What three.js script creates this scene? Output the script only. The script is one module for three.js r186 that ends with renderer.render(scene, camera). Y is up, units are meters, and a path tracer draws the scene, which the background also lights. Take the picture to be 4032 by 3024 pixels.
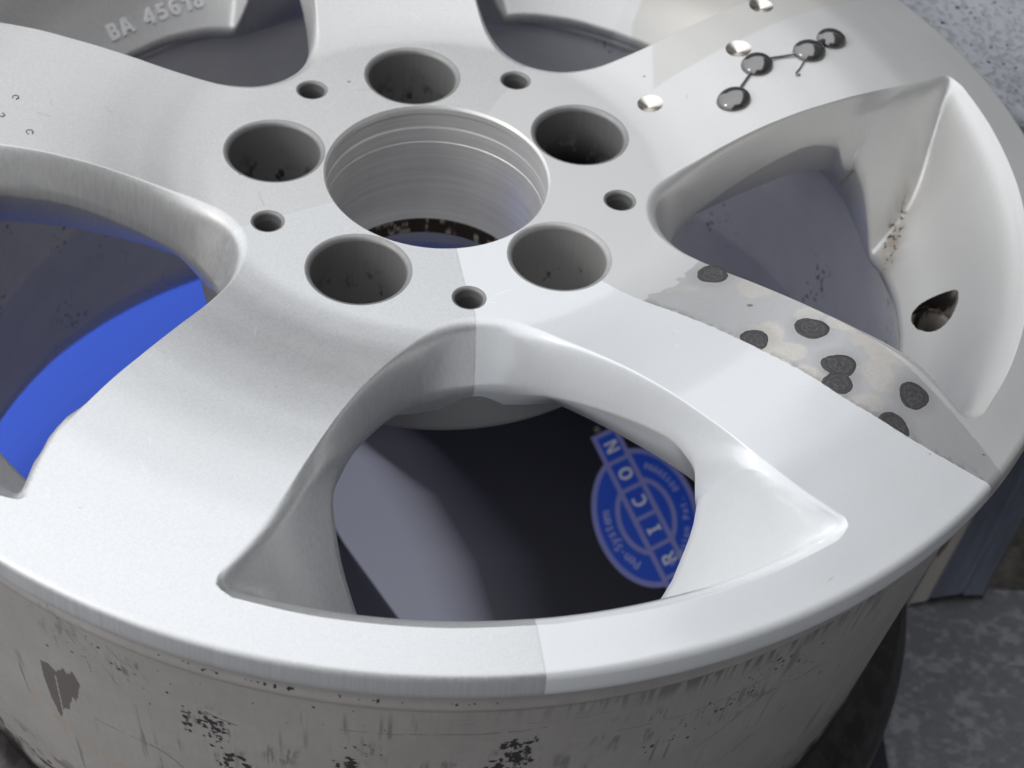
import * as THREE from 'three';
import { mergeGeometries, mergeVertices } from 'three/addons/utils/BufferGeometryUtils.js';
import { TextGeometry } from 'three/addons/geometries/TextGeometry.js';
import { FontLoader } from 'three/addons/loaders/FontLoader.js';

// ---------------------------------------------------------------- camera, sky, sun, exposure
const scene = new THREE.Scene();
const LIFT = 0.245;                                     // hub face height above the floor
const camera = new THREE.PerspectiveCamera(21.947, 4 / 3, 0.02, 60);
camera.position.set(0, 0.42089 + LIFT, 0.52617);
camera.rotation.set(-0.776358, -0.063043, 0.114469, 'YXZ');
camera.focus = 0.60;
camera.userData.fStop = 18;
scene.add(camera);
const renderer = new THREE.WebGLRenderer({ antialias: true });
renderer.setSize(1024, 768);
renderer.toneMapping = THREE.LinearToneMapping;
renderer.toneMappingExposure = 0.70;
renderer.shadowMap.enabled = true;

const sunDir = new THREE.Vector3(-0.88, 0.52, 0.30).normalize();
{ // an even overcast sky
  const w = 256, h = 128, d = new Float32Array(w * h * 4);
  for (let j = 0; j < h; j++) for (let i = 0; i < w; i++) {
    const el = ((j + 0.5) / h - 0.5) * Math.PI, az = ((i + 0.5) / w - 0.5) * 2 * Math.PI;
    const s = Math.max(0, Math.sin(el)), o = (j * w + i) * 4;
    const dir = new THREE.Vector3(Math.cos(az) * Math.cos(el), Math.sin(el), Math.sin(az) * Math.cos(el));
    const glow = 0.35 * Math.pow(Math.max(0, dir.dot(sunDir)), 4);
    const L = el > 0 ? 1.9 * (0.75 + 0.5 * s) + glow : 0.35;
    d[o] = L * 0.965; d[o + 1] = L * 0.995; d[o + 2] = L * 1.05; d[o + 3] = 1;
  }
  const t = new THREE.DataTexture(d, w, h, THREE.RGBAFormat, THREE.FloatType);
  t.mapping = THREE.EquirectangularReflectionMapping; t.magFilter = t.minFilter = THREE.LinearFilter; t.needsUpdate = true;
  scene.background = t; scene.environment = t;
}
const sun = new THREE.DirectionalLight(0xfff3e2, 0.55);
sun.position.copy(sunDir).multiplyScalar(6); sun.castShadow = true; sun.shadow.radius = 26;
sun.shadow.mapSize.set(2048, 2048);
Object.assign(sun.shadow.camera, { left: -2, right: 2, top: 2, bottom: -2, near: 0.5, far: 14 });
scene.add(sun); scene.add(sun.target);

// ---------------------------------------------------------------- helpers
const TAU = Math.PI * 2, R = Math.PI / 180;
function rng(seed) { let s = seed >>> 0; return () => { s = (s + 0x6D2B79F5) | 0; let t = Math.imul(s ^ (s >>> 15), 1 | s); t = (t + Math.imul(t ^ (t >>> 7), 61 | t)) ^ t; return ((t ^ (t >>> 14)) >>> 0) / 4294967296; }; }
function h2(x, y) { let n = Math.imul(x, 374761393) + Math.imul(y, 668265263); n = Math.imul(n ^ (n >>> 13), 1274126177); return ((n ^ (n >>> 16)) >>> 0) / 4294967296; }
function vn(x, y) { const i = Math.floor(x), j = Math.floor(y), f = x - i, g = y - j, u = f * f * (3 - 2 * f), v = g * g * (3 - 2 * g); const a = h2(i, j), b = h2(i + 1, j), c = h2(i, j + 1), e = h2(i + 1, j + 1); return a + (b - a) * u + (c - a) * v + (a - b - c + e) * u * v; }
function fbm(x, y, o = 4) { let s = 0, a = 0.5, t = 0; for (let k = 0; k < o; k++) { s += a * vn(x, y); t += a; a *= 0.5; x = x * 2.03 + 17.1; y = y * 2.03 + 9.7; } return s / t; }
const clamp = (x, a = 0, b = 1) => Math.max(a, Math.min(b, x));
const sst = (a, b, x) => { const t = clamp((x - a) / (b - a)); return t * t * (3 - 2 * t); };
const lerp = (a, b, t) => a + (b - a) * t;
function curve(pts) { // monotone cubic through [x, y] points
  const n = pts.length, m = [], d = [];
  for (let i = 0; i < n - 1; i++) d.push((pts[i + 1][1] - pts[i][1]) / (pts[i + 1][0] - pts[i][0]));
  for (let i = 0; i < n; i++) m.push(i === 0 ? d[0] : i === n - 1 ? d[n - 2] : d[i - 1] * d[i] <= 0 ? 0 : 2 * d[i - 1] * d[i] / (d[i - 1] + d[i]));
  return (x) => {
    if (x <= pts[0][0]) return pts[0][1]; if (x >= pts[n - 1][0]) return pts[n - 1][1];
    let i = 0; while (x > pts[i + 1][0]) i++;
    const w = pts[i + 1][0] - pts[i][0], t = (x - pts[i][0]) / w, t2 = t * t, t3 = t2 * t;
    return (2 * t3 - 3 * t2 + 1) * pts[i][1] + (t3 - 2 * t2 + t) * w * m[i] + (3 * t2 - 2 * t3) * pts[i + 1][1] + (t3 - t2) * w * m[i + 1];
  };
}
function tag(o, label, category, group, kind) { if (label) o.userData.label = label; if (category) o.userData.category = category; if (group) o.userData.group = group; if (kind) o.userData.kind = kind; return o; }
const counts = {};
function numbered(n) { const c = counts[n] = (counts[n] ?? -1) + 1; return c ? `${n}_${String(c).padStart(3, '0')}` : n; }
function mesh(name, geo, mat, parent = scene) { const m = new THREE.Mesh(geo, mat); m.name = name; m.castShadow = m.receiveShadow = true; parent.add(m); return m; }
function dataTex(w, h, fn, srgb) { // fn(u, v) -> [r, g, b] 0..1 linear unless srgb
  const d = new Uint8Array(w * h * 4), o = [0, 0, 0];
  for (let j = 0; j < h; j++) for (let i = 0; i < w; i++) {
    fn((i + 0.5) / w, (j + 0.5) / h, o); const k = (j * w + i) * 4;
    d[k] = clamp(o[0]) * 255; d[k + 1] = clamp(o[1]) * 255; d[k + 2] = clamp(o[2]) * 255; d[k + 3] = 255;
  }
  const t = new THREE.DataTexture(d, w, h, THREE.RGBAFormat); t.magFilter = THREE.LinearFilter; t.minFilter = THREE.LinearMipmapLinearFilter; t.generateMipmaps = true;
  t.wrapS = t.wrapT = THREE.RepeatWrapping; if (srgb) t.colorSpace = THREE.SRGBColorSpace; t.needsUpdate = true; return t;
}
function lathe(pts, seg = 180, a0 = 0, a1 = TAU, vFn) { // pts [r, y]; u runs with the azimuth, v along the profile
  const P = [], U = [], I = []; let len = 0; const L = [0];
  for (let k = 1; k < pts.length; k++) L.push(len += Math.hypot(pts[k][0] - pts[k - 1][0], pts[k][1] - pts[k - 1][1]));
  for (let i = 0; i <= seg; i++) { const a = lerp(a0, a1, i / seg); for (let k = 0; k < pts.length; k++) { P.push(pts[k][0] * Math.cos(a), pts[k][1], pts[k][0] * Math.sin(a)); U.push(a / Math.PI, vFn ? vFn(pts[k]) : L[k] / 0.2); } }
  const n = pts.length; for (let i = 0; i < seg; i++) for (let k = 0; k < n - 1; k++) { const a = i * n + k, b = a + n; I.push(a, b, a + 1, b, b + 1, a + 1); }
  const g = new THREE.BufferGeometry(); g.setAttribute('position', new THREE.Float32BufferAttribute(P, 3)); g.setAttribute('uv', new THREE.Float32BufferAttribute(U, 2)); g.setIndex(I);
  g.computeVertexNormals();
  if (Math.abs(a1 - a0 - TAU) < 1e-6) { const N = g.attributes.normal; for (let k = 0; k < n; k++) { const v = new THREE.Vector3(N.getX(k) + N.getX(seg * n + k), N.getY(k) + N.getY(seg * n + k), N.getZ(k) + N.getZ(seg * n + k)).normalize(); N.setXYZ(k, v.x, v.y, v.z); N.setXYZ(seg * n + k, v.x, v.y, v.z); } }
  return g;
}
function round(pts, r) { // rounds the corners of a profile with small arcs
  const out = [pts[0]];
  for (let i = 1; i < pts.length - 1; i++) {
    const [a, b, c] = [pts[i - 1], pts[i], pts[i + 1]].map((p) => new THREE.Vector2(...p)), rr = pts[i][2] ?? r;
    const u = a.clone().sub(b), v = c.clone().sub(b), k = Math.min(rr, u.length() * 0.45, v.length() * 0.45); u.setLength(k); v.setLength(k);
    for (let j = 0; j <= 5; j++) { const t = j / 5, p = b.clone().add(u.clone().multiplyScalar((1 - t) * (1 - t))).add(v.clone().multiplyScalar(t * t)); out.push([p.x, p.y]); }
  }
  out.push(pts[pts.length - 1]); return out;
}
const atRA = (r, a) => [r * Math.cos(a), r * Math.sin(a)];

// ---------------------------------------------------------------- floor and slab, then added walls and a canopy shaping the light
const floorTex = dataTex(1024, 1024, (u, v, o) => {
  const x = u * 0.6, y = v * 0.6;
  const b = fbm(x * 80 + 3, y * 100, 4), c = fbm(x * 290, y * 360 + 9, 3), g = vn(x * 1700, y * 1700);
  const l = 0.17 + 0.10 * sst(0.44, 0.70, b * 0.45 + c * 0.55) + 0.05 * (c - 0.5) + 0.035 * (g - 0.5);
  o[0] = l * 0.98; o[1] = l; o[2] = l * 1.06;
});
floorTex.repeat.set(1 / 0.6, 1 / 0.6);
const mFloor = new THREE.MeshStandardMaterial({ map: floorTex, roughness: 0.72 });
function planeXZ(x0, x1, z0, z1, y) { const g = new THREE.PlaneGeometry(x1 - x0, z1 - z0); g.rotateX(-Math.PI / 2); g.translate((x0 + x1) / 2, y, (z0 + z1) / 2); const p = g.attributes.position, u = g.attributes.uv; for (let i = 0; i < p.count; i++) u.setXY(i, p.getX(i), p.getZ(i)); return g; }
tag(mesh('floor', planeXZ(-30, 30, -30, 30, 0), mFloor), 'grey mottled stone floor under and beside the wheel', 'floor', null, 'structure');

// rough brown mortar bed behind the steel channel
{
  const g = new THREE.PlaneGeometry(0.75, 0.60, 220, 180); g.rotateX(-Math.PI / 2); g.translate(0.611, 0, -0.342);
  const p = g.attributes.position, u = g.attributes.uv;
  for (let i = 0; i < p.count; i++) { const x = p.getX(i), z = p.getZ(i); const e = Math.min(sst(-0.043, -0.049, z + 0.004 * fbm(x * 160, 3, 3) - (x - 0.245) * 0.22), 1); p.setY(i, 0.0004 + e * (0.0008 + 0.0022 * fbm(x * 120, z * 120, 4))); u.setXY(i, x, z); }
  g.computeVertexNormals();
  const t = dataTex(512, 512, (a, b, o) => { const x = a * 0.3, y = b * 0.3; const n = fbm(x * 90, y * 90, 5), m = vn(x * 900, y * 900); const l = 0.03 + 0.17 * n + 0.06 * (m - 0.5); o[0] = l; o[1] = l * 0.92; o[2] = l * 0.80; }); t.repeat.set(1 / 0.3, 1 / 0.3);
  tag(mesh('mortar_bed', g, new THREE.MeshStandardMaterial({ map: t, roughness: 0.95 })), 'rough brown mortar strip behind the blue grey steel channel', 'mortar', null, 'structure');
}
// pale concrete bench, upper right
{
  const e0 = new THREE.Vector2(0.2148, -0.1144), e1 = new THREE.Vector2(0.2263, -0.1002), dir = e1.clone().sub(e0).normalize();
  const A = e0.clone().addScaledVector(dir, -0.50), B = e0.clone().addScaledVector(dir, 0.055), nrm = new THREE.Vector2(dir.y, -dir.x); // away from the wheel
  const r = rng(77), pores = [];
  for (let i = 0; i < 420; i++) pores.push([r(), r(), (r() < 0.10 ? 0.0012 : 0.00052) * (0.5 + r()), 0.6 + 0.7 * r()]);
  const S = 0.22, cell = new Map(); pores.forEach((q) => { for (let a = -1; a <= 1; a++) for (let b = -1; b <= 1; b++) { const k = ((Math.floor(q[0] * 40) + a + 40) % 40) * 40 + (Math.floor(q[1] * 40) + b + 40) % 40; (cell.get(k) ?? cell.set(k, []).get(k)).push(q); } });
  const pore = (u, v) => { let m = 0; for (const q of cell.get((Math.floor(u * 40) % 40) * 40 + Math.floor(v * 40) % 40) ?? []) { let dx = Math.abs(u - q[0]), dy = Math.abs(v - q[1]); dx = Math.min(dx, 1 - dx) * S * q[3]; dy = Math.min(dy, 1 - dy) * S; m = Math.max(m, 1 - sst(q[2] * 0.55, q[2], Math.hypot(dx, dy))); } return m; };
  const grain = (x, y) => fbm(x * 500, y * 640, 4);
  const c = dataTex(1024, 1024, (u, v, o) => { const x = u * S, y = v * S, gr = grain(x, y), big = fbm(x * 28, y * 28, 3), p = pore(u, v); const l = (0.33 + 0.14 * (big - 0.5) - 0.07 * sst(0.5, 0.72, gr) + 0.03 * sst(0.5, 0.3, gr)) * (1 - 0.93 * p); o[0] = l * 0.97; o[1] = l; o[2] = l * 1.06; });  // pores darkened in the colour to stand for shade in their depth
  const b = dataTex(1024, 1024, (u, v, o) => { const l = 0.8 - 0.35 * sst(0.5, 0.7, grain(u * S, v * S)) - 0.7 * pore(u, v); o[0] = o[1] = o[2] = l; });
  for (const t of [c, b]) t.repeat.set(1 / S, 1 / S);
  const top = 0.2150, P = [], U = [], I = []; // rounded front edge, then the riser
  const prof = [[0.9, top], [0.006, top]]; for (let k = 1; k <= 6; k++) { const a = k / 6 * Math.PI / 2; prof.push([0.006 - 0.006 * Math.sin(a), top - 0.006 + 0.006 * Math.cos(a)]); } prof.push([0, top - 0.045], [0.9, top - 0.045]);
  const len = A.distanceTo(B), n = 60;
  for (let i = 0; i <= n; i++) prof.forEach(([d, y], k) => { const s = i / n * len, wob = k > 1 ? 0.0012 * (fbm(s * 60, 5, 3) - 0.5) : 0; const q = A.clone().addScaledVector(dir, s).addScaledVector(nrm, d + wob); P.push(q.x, y, q.y); U.push(s, d + y); });
  for (let i = 0; i < n; i++) for (let k = 0; k < prof.length - 1; k++) { const a = i * prof.length + k, e = a + prof.length; I.push(a, a + 1, e, e, a + 1, e + 1); }
  const g = new THREE.BufferGeometry(); g.setAttribute('position', new THREE.Float32BufferAttribute(P, 3)); g.setAttribute('uv', new THREE.Float32BufferAttribute(U, 2)); g.setIndex(I); g.computeVertexNormals();
  const bench = new THREE.Group(); bench.name = 'concrete_bench'; bench.position.set(A.x, 0, A.y); scene.add(bench);
  tag(bench, 'pale pitted concrete bench top beside the upper right of the wheel', 'bench');
  g.translate(-A.x, 0, -A.y); mesh('bench_top', g, new THREE.MeshStandardMaterial({ map: c, bumpMap: b, bumpScale: 0.0009, roughness: 0.9, side: THREE.DoubleSide }), bench);
  for (const [s, d] of [[0.06, 0.12], [0.06, 0.8], [0.60, 0.8]]) { const q = new THREE.Vector2().addScaledVector(dir, s).addScaledVector(nrm, d), lg = new THREE.BoxGeometry(0.06, top - 0.045, 0.06); lg.translate(q.x, (top - 0.045) / 2, q.y); mesh(numbered('leg'), lg, new THREE.MeshStandardMaterial({ color: new THREE.Color().setRGB(0.12, 0.14, 0.18), roughness: 0.6 }), bench); }
  // rough strip between the bench top and the rim
  const lp = [[0, 0.2030], [-0.012, 0.2034], [-0.0165, 0.2025], [-0.0175, 0.2000], [-0.0165, 0.172], [0, 0.1705]], P2 = [], I2 = [], U2 = [], n2 = 240;
  for (let i = 0; i <= n2; i++) lp.forEach(([d, y], k) => { const s = i / n2 * len, q = A.clone().addScaledVector(dir, s).addScaledVector(nrm, d + (k ? 0.0030 * (fbm(s * 160, k, 3) - 0.5) : 0)); P2.push(q.x, y + 0.0022 * (fbm(s * 220, k * 3 + 7, 3) - 0.5), q.y); U2.push(s, d + y); });
  for (let i = 0; i < n2; i++) for (let k = 0; k < lp.length - 1; k++) { const a = i * lp.length + k, e = a + lp.length; I2.push(a, a + 1, e, e, a + 1, e + 1); }
  const g2 = new THREE.BufferGeometry(); g2.setAttribute('position', new THREE.Float32BufferAttribute(P2, 3)); g2.setAttribute('uv', new THREE.Float32BufferAttribute(U2, 2)); g2.setIndex(I2); g2.computeVertexNormals();
  const lt = dataTex(256, 256, (u, v, o) => { const n = fbm(u * 26, v * 26, 4), m2 = vn(u * 200, v * 200); const l = 0.16 + 0.30 * n + 0.06 * (m2 - 0.5) - 0.2 * sst(0.60, 0.68, fbm(u * 40 + 5, v * 14, 3)); o[0] = l; o[1] = l * 0.90; o[2] = l * 0.77; }); lt.repeat.set(8, 8);
  g2.translate(-A.x, 0, -A.y); mesh('edge_strip', g2, new THREE.MeshStandardMaterial({ map: lt, roughness: 0.95, side: THREE.DoubleSide }), bench).userData.label = 'rough beige strip along the edge of the bench';
}
// galvanised steel channel on the floor, right of the wheel
{
  const ch = new THREE.Group(); ch.name = 'steel_channel'; scene.add(ch);
  tag(ch, 'blue grey galvanised steel channel lying on the floor right of the wheel', 'steel channel');
  ch.position.set(0.2170, 0, -0.0240);
  const t = dataTex(512, 512, (u, v, o) => { const n = fbm(u * 9, v * 40, 4), m = vn(u * 500, v * 500); const l = 0.21 + 0.10 * (n - 0.5) + 0.03 * (m - 0.5); o[0] = l * 0.86; o[1] = l * 0.96; o[2] = l * 1.2; });
  const mS = new THREE.MeshStandardMaterial({ map: t, metalness: 0.55, roughness: 0.5 }), mSide = new THREE.MeshStandardMaterial({ color: new THREE.Color().setRGB(0.34, 0.32, 0.29), roughness: 0.7 });
  const L = 0.42, d = new THREE.Vector2(0.0345, -0.063).normalize(), n = new THREE.Vector2(-d.y, d.x); // along, and to the right
  const bar = (pts, name, m) => { const P = [], I = [], U = [], N = 60; for (let i = 0; i <= N; i++) pts.forEach(([s, y]) => { const a = 0.0045 + s * 0.87 + i / N * L, w = i ? 0 : 0.0006 * Math.sin(s * 900); P.push(d.x * (a + w) + n.x * s, y, d.y * (a + w) + n.y * s); U.push(a * 4, s * 8 + y * 8); }); for (let i = 0; i < N; i++) for (let k = 0; k < pts.length - 1; k++) { const a = i * pts.length + k, b = a + pts.length; I.push(a, a + 1, b, b, a + 1, b + 1); } const g = new THREE.BufferGeometry(); g.setAttribute('position', new THREE.Float32BufferAttribute(P, 3)); g.setAttribute('uv', new THREE.Float32BufferAttribute(U, 2)); g.setIndex(I); g.computeVertexNormals(); return mesh(name, g, m, ch); };
  bar([[0, 0.0004], [0.0002, 0.0016], [0.0010, 0.0022], [0.0062, 0.0038]], 'side_flange', mSide);
  bar(round([[0.0062, 0.0038], [0.0068, 0.0049], [0.0172, 0.0056], [0.0177, 0.0068], [0.0188, 0.0068], [0.0194, 0.0050], [0.0262, 0.0040], [0.0268, 0.0005]], 0.0004), 'top_web', mS);
}
// unseen walls and canopy, added to shape the light: open above and left
{
  const m = new THREE.MeshStandardMaterial({ color: new THREE.Color().setRGB(0.10, 0.098, 0.095), roughness: 0.9 });
  const box = (x0, x1, y0, y1, z0, z1) => { const g = new THREE.BoxGeometry(x1 - x0, y1 - y0, z1 - z0); g.translate((x0 + x1) / 2, (y0 + y1) / 2, (z0 + z1) / 2); return g; };
  const mAddedGrey = new THREE.MeshStandardMaterial({ color: new THREE.Color().setRGB(0.50, 0.49, 0.48), roughness: 0.9 });
  tag(mesh('added_roof', box(0.8, 3.2, 2.5, 2.62, -3.0, 2.6), mAddedGrey), 'added unseen grey canopy shaping the light from the right', 'added_roof', null, 'structure');
  tag(mesh('added_back_wall', box(-1.6, 3.2, 0, 2.2, -2.9, -2.75), m), 'added unseen dark wall behind the wheel, gap on top, shapes the light', 'wall', null, 'structure');
  tag(mesh('added_side_wall', box(3.05, 3.2, 0, 2.49, -2.74, 2.5), mAddedGrey), 'added unseen grey wall far to the right, shapes the light', 'wall', null, 'structure');
}

// (added wall behind the camera, cuts the light from the front)
tag(mesh('added_front_wall', (() => { const g = new THREE.BoxGeometry(4.1, 4.4, 0.15); g.translate(1.15, 2.2, 2.68); return g; })(), new THREE.MeshStandardMaterial({ color: new THREE.Color().setRGB(0.10, 0.098, 0.095), roughness: 0.9 })), 'added unseen dark wall behind the camera, cuts light from the front', 'wall', null, 'structure');

// ---------------------------------------------------------------- printed sheet under the wheel
{
  const X0 = -0.34, X1 = 0.20, Z0 = -0.34, Z1 = 0.09, N = 2048, S = N / (X1 - X0), M = Math.round((Z1 - Z0) * S);
  const cv = document.createElement('canvas'); cv.width = N; cv.height = M; const c = cv.getContext('2d');
  const X = (x) => (x - X0) * S, Z = (z) => (z - Z0) * S, css = (r, g, b, a = 1) => `rgba(${r},${g},${b},${a})`;
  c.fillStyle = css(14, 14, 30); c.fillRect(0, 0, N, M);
  const poly = (pts, col) => { c.fillStyle = col; c.beginPath(); pts.forEach(([x, z], i) => i ? c.lineTo(X(x), Z(z)) : c.moveTo(X(x), Z(z))); c.closePath(); c.fill(); };
  // grey sweep of the print, soft-edged
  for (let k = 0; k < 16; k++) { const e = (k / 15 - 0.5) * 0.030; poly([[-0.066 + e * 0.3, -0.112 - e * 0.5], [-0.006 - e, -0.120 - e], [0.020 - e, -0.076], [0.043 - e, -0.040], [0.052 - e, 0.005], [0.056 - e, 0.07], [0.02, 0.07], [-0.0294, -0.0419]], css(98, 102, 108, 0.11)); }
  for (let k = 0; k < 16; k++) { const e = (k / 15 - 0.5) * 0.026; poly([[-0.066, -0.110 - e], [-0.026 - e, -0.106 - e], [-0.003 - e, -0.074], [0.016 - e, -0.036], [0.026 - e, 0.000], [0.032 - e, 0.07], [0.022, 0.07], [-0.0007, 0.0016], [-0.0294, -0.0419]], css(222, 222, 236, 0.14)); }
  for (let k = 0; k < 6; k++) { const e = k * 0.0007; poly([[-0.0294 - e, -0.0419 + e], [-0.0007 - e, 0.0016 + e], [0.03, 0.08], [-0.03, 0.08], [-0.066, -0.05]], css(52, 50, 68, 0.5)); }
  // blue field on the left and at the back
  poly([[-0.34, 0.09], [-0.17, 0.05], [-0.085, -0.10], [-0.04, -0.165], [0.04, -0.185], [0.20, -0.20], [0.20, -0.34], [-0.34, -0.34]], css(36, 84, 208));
  // emblem: oval badge with a band of lettered cells
  const J = [115.98e-6, -4.755e-6, -10.373e-6, 153.63e-6], ex = [-0.4525, -0.8918], ey = [0.8918, -0.4525];
  const m = [J[0] * ex[0] + J[1] * ex[1], J[2] * ex[0] + J[3] * ex[1], J[0] * ey[0] + J[1] * ey[1], J[2] * ey[0] + J[3] * ey[1]].map((q) => q * S);
  c.setTransform(m[0], m[1], m[2], m[3], X(0.10476), Z(-0.07029));
  const blue = css(32, 82, 205), line = css(140, 143, 205), pale = css(226, 224, 226);
  const oval = (k, fill, lw) => { c.beginPath(); for (let i = 0; i <= 90; i++) { const a = i / 90 * TAU, px = 212 * k * Math.cos(a), py = 272 * k * Math.sin(a + 0.19), x = px * ex[0] + py * ex[1], y = px * ey[0] + py * ey[1]; i ? c.lineTo(x, y) : c.moveTo(x, y); } c.closePath(); if (fill) { c.fillStyle = fill; c.fill(); } c.lineWidth = lw; c.strokeStyle = line; c.stroke(); };
  oval(0.97, blue, 22); oval(0.53, null, 20);
  c.fillStyle = blue; c.fillRect(-382, -52, 764, 104); c.strokeStyle = line; c.lineWidth = 20; c.strokeRect(-376, -48, 752, 96);
  c.lineWidth = 17; for (let k = -2; k <= 2; k++) { c.beginPath(); c.moveTo(k * 125, -50); c.lineTo(k * 125, 50); c.stroke(); }
  c.fillStyle = pale; c.textAlign = 'center'; c.textBaseline = 'middle'; c.font = 'bold 76px sans-serif';
  [...'NRICON'].forEach((ch, k) => c.fillText(ch, (k - 2.5) * 125, 4));
  const arc = (str, k, a0, a1, out, px) => { // letters along the oval, baseline toward or away from the middle
    c.font = `bold ${px}px sans-serif`; c.fillStyle = css(165, 167, 215);
    const at = (a) => { const qx = 212 * k * Math.cos(a), qy = 272 * k * Math.sin(a + 0.19); return [qx * ex[0] + qy * ex[1], qx * ey[0] + qy * ey[1]]; };
    [...str].forEach((ch, i) => { const a = lerp(a0, a1, (i + 0.5) / str.length), [x, y] = at(a), [x2, y2] = at(a + (a1 > a0 ? 0.02 : -0.02)); c.save(); c.translate(x, y); c.rotate(Math.atan2(y2 - y, x2 - x)); c.fillText(ch, 0, 0); c.restore(); });
  };
  arc('Pen-System', 0.755, 1.72, 3.02, true, 46);
  arc('® Design Pat. 00159994', 0.755, 0.95, -1.62, false, 36);
  c.fillStyle = css(120, 112, 112); c.beginPath(); c.arc(405, -20, 13, 0, TAU); c.fill();
  c.setTransform(1, 0, 0, 1, 0, 0);
  const tx = new THREE.CanvasTexture(cv); tx.colorSpace = THREE.SRGBColorSpace; tx.anisotropy = 8;
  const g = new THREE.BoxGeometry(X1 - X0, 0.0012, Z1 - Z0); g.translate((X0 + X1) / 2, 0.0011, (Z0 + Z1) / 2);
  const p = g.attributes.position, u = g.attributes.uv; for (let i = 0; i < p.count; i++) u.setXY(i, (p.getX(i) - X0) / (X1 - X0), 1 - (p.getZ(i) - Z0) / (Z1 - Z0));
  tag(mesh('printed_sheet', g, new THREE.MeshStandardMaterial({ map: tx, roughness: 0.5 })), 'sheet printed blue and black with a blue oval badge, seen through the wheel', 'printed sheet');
  // low stand that carries the wheel over the sheet
  const st = new THREE.Group(); st.name = 'low_stand'; scene.add(st); tag(st, 'low stand of three dark blocks under the rear flange of the wheel', 'stand');
  for (const a of [176, 74, -58]) { const b = new THREE.BoxGeometry(0.030, LIFT - 0.2019 - 0.0018, 0.045); b.translate(0, (LIFT - 0.2019) / 2 + 0.0009, 0); const q = mesh(numbered('block'), b, new THREE.MeshStandardMaterial({ color: new THREE.Color().setRGB(0.05, 0.05, 0.055), roughness: 0.8 }), st); q.position.set(0.193 * Math.cos(a * R), 0, 0.193 * Math.sin(a * R)); q.rotation.y = -a * R; }
}

// ---------------------------------------------------------------- the wheel
const wheel = new THREE.Group(); wheel.name = 'alloy_wheel'; wheel.position.set(0, LIFT, 0); scene.add(wheel);
tag(wheel, 'silver five spoke alloy wheel lying face up, half repainted white with test spots', 'alloy wheel');
const PH = 0.736753, STEP = 72 * R, AX = (k) => PH + STEP / 2 + STEP * k;   // spoke axis at PH + k*72, window axis half way

// face height and window shape
const hFace = curve([[0, 0], [0.0755, 0], [0.0850, 0.0009], [0.1, 0.0043], [0.118, 0.0086], [0.135, 0.0112], [0.155, 0.0126], [0.170, 0.0122], [0.185, 0.0098], [0.2, 0.0064], [0.2100, 0.0038], [0.2117, 0.0034]]);
const slope = curve([[0.150, -0.056], [0.160, -0.047], [0.166, -0.0418], [0.172, -0.0362], [0.177, -0.0312], [0.181, -0.0255], [0.185, -0.0170], [0.189, -0.0062], [0.1925, 0.0012], [0.196, 0.0052], [0.1990, 0.0066]]);
function smooth(pts, n, mirror) { // mirrored about the axis at its start if asked; Catmull-Rom resample, evenly by length
  const d = [], m = pts.length;
  for (let i = 0; i < m - 1; i++) for (let k = 0; k < 24; k++) {
    const t = k / 24, p0 = i ? pts[i - 1] : mirror ? [pts[1][0], -pts[1][1]] : pts[0], p1 = pts[i], p2 = pts[i + 1], p3 = pts[Math.min(m - 1, i + 2)];
    d.push([0, 1].map((c) => 0.5 * (2 * p1[c] + (-p0[c] + p2[c]) * t + (2 * p0[c] - 5 * p1[c] + 4 * p2[c] - p3[c]) * t * t + (-p0[c] + 3 * p1[c] - 3 * p2[c] + p3[c]) * t ** 3)));
  }
  d.push(pts[m - 1]); const L = [0]; for (let i = 1; i < d.length; i++) L.push(L[i - 1] + Math.hypot(d[i][0] - d[i - 1][0], d[i][1] - d[i - 1][1]));
  const out = []; let j = 0; for (let i = 0; i <= n; i++) { const s = i / n * L[L.length - 1]; while (j < d.length - 2 && L[j + 1] < s) j++; const t = (s - L[j]) / (L[j + 1] - L[j] || 1); out.push([lerp(d[j][0], d[j + 1][0], t), lerp(d[j][1], d[j + 1][1], t)]); }
  return out;
}
const ra = (l) => l.map(([r, a]) => atRA(r, a * R));
const NT = [26, 74, 6, 44]; // samples: hub end, side, corner, rim arc
const Uall = ra([[0.0709, 0], [0.0716, 4], [0.0738, 7.94], [0.0779, 11.63], [0.0851, 15.1], [0.0952, 17.9], [0.11, 20.5], [0.13, 22.5], [0.15, 23.7], [0.17, 24.8], [0.182, 25.9], [0.1905, 26.9]]);
const Ucor = ra([[0.1905, 26.9], [0.1958, 27.0], [0.1986, 25.2]]), Uarc = ra([[0.1986, 25.2], [0.1990, 18], [0.1990, 9], [0.1990, 0]]);
const NA = NT[0] + NT[1], uHalf = smooth(Uall, NA, true); [Ucor, Uarc].forEach((p, i) => uHalf.push(...smooth(p, NT[i + 2]).slice(1)));
const Lall = ra([[0.0815, 0], [0.0822, 4.5], [0.0848, 9.5], [0.0895, 13.2], [0.1, 17.0], [0.115, 19.6], [0.130, 20.7], [0.142, 21.0], [0.1495, 20.7], [0.1545, 19.9]]);
const Lcor = ra([[0.1545, 19.9], [0.1585, 18.7], [0.1617, 16.6]]), Larc = ra([[0.1617, 16.6], [0.1645, 12], [0.1660, 6], [0.1662, 0]]);
const yL = curve([[0.0815, -0.0212], [0.0848, -0.0206], [0.0895, -0.0178], [0.1, -0.0130], [0.115, -0.0072], [0.130, -0.0030], [0.142, -0.0012], [0.150, -0.0032], [0.1545, -0.0070]]);
const lHalf = smooth(Lall, NA, true); [Lcor, Larc].forEach((p, i) => lHalf.push(...smooth(p, NT[i + 2]).slice(1)));
const star = (d) => 0.0685 + 0.0065 * (0.5 - 0.5 * Math.cos(5 * d)); // hub pad outline, d from the window axis
const bHalf = [];
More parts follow.
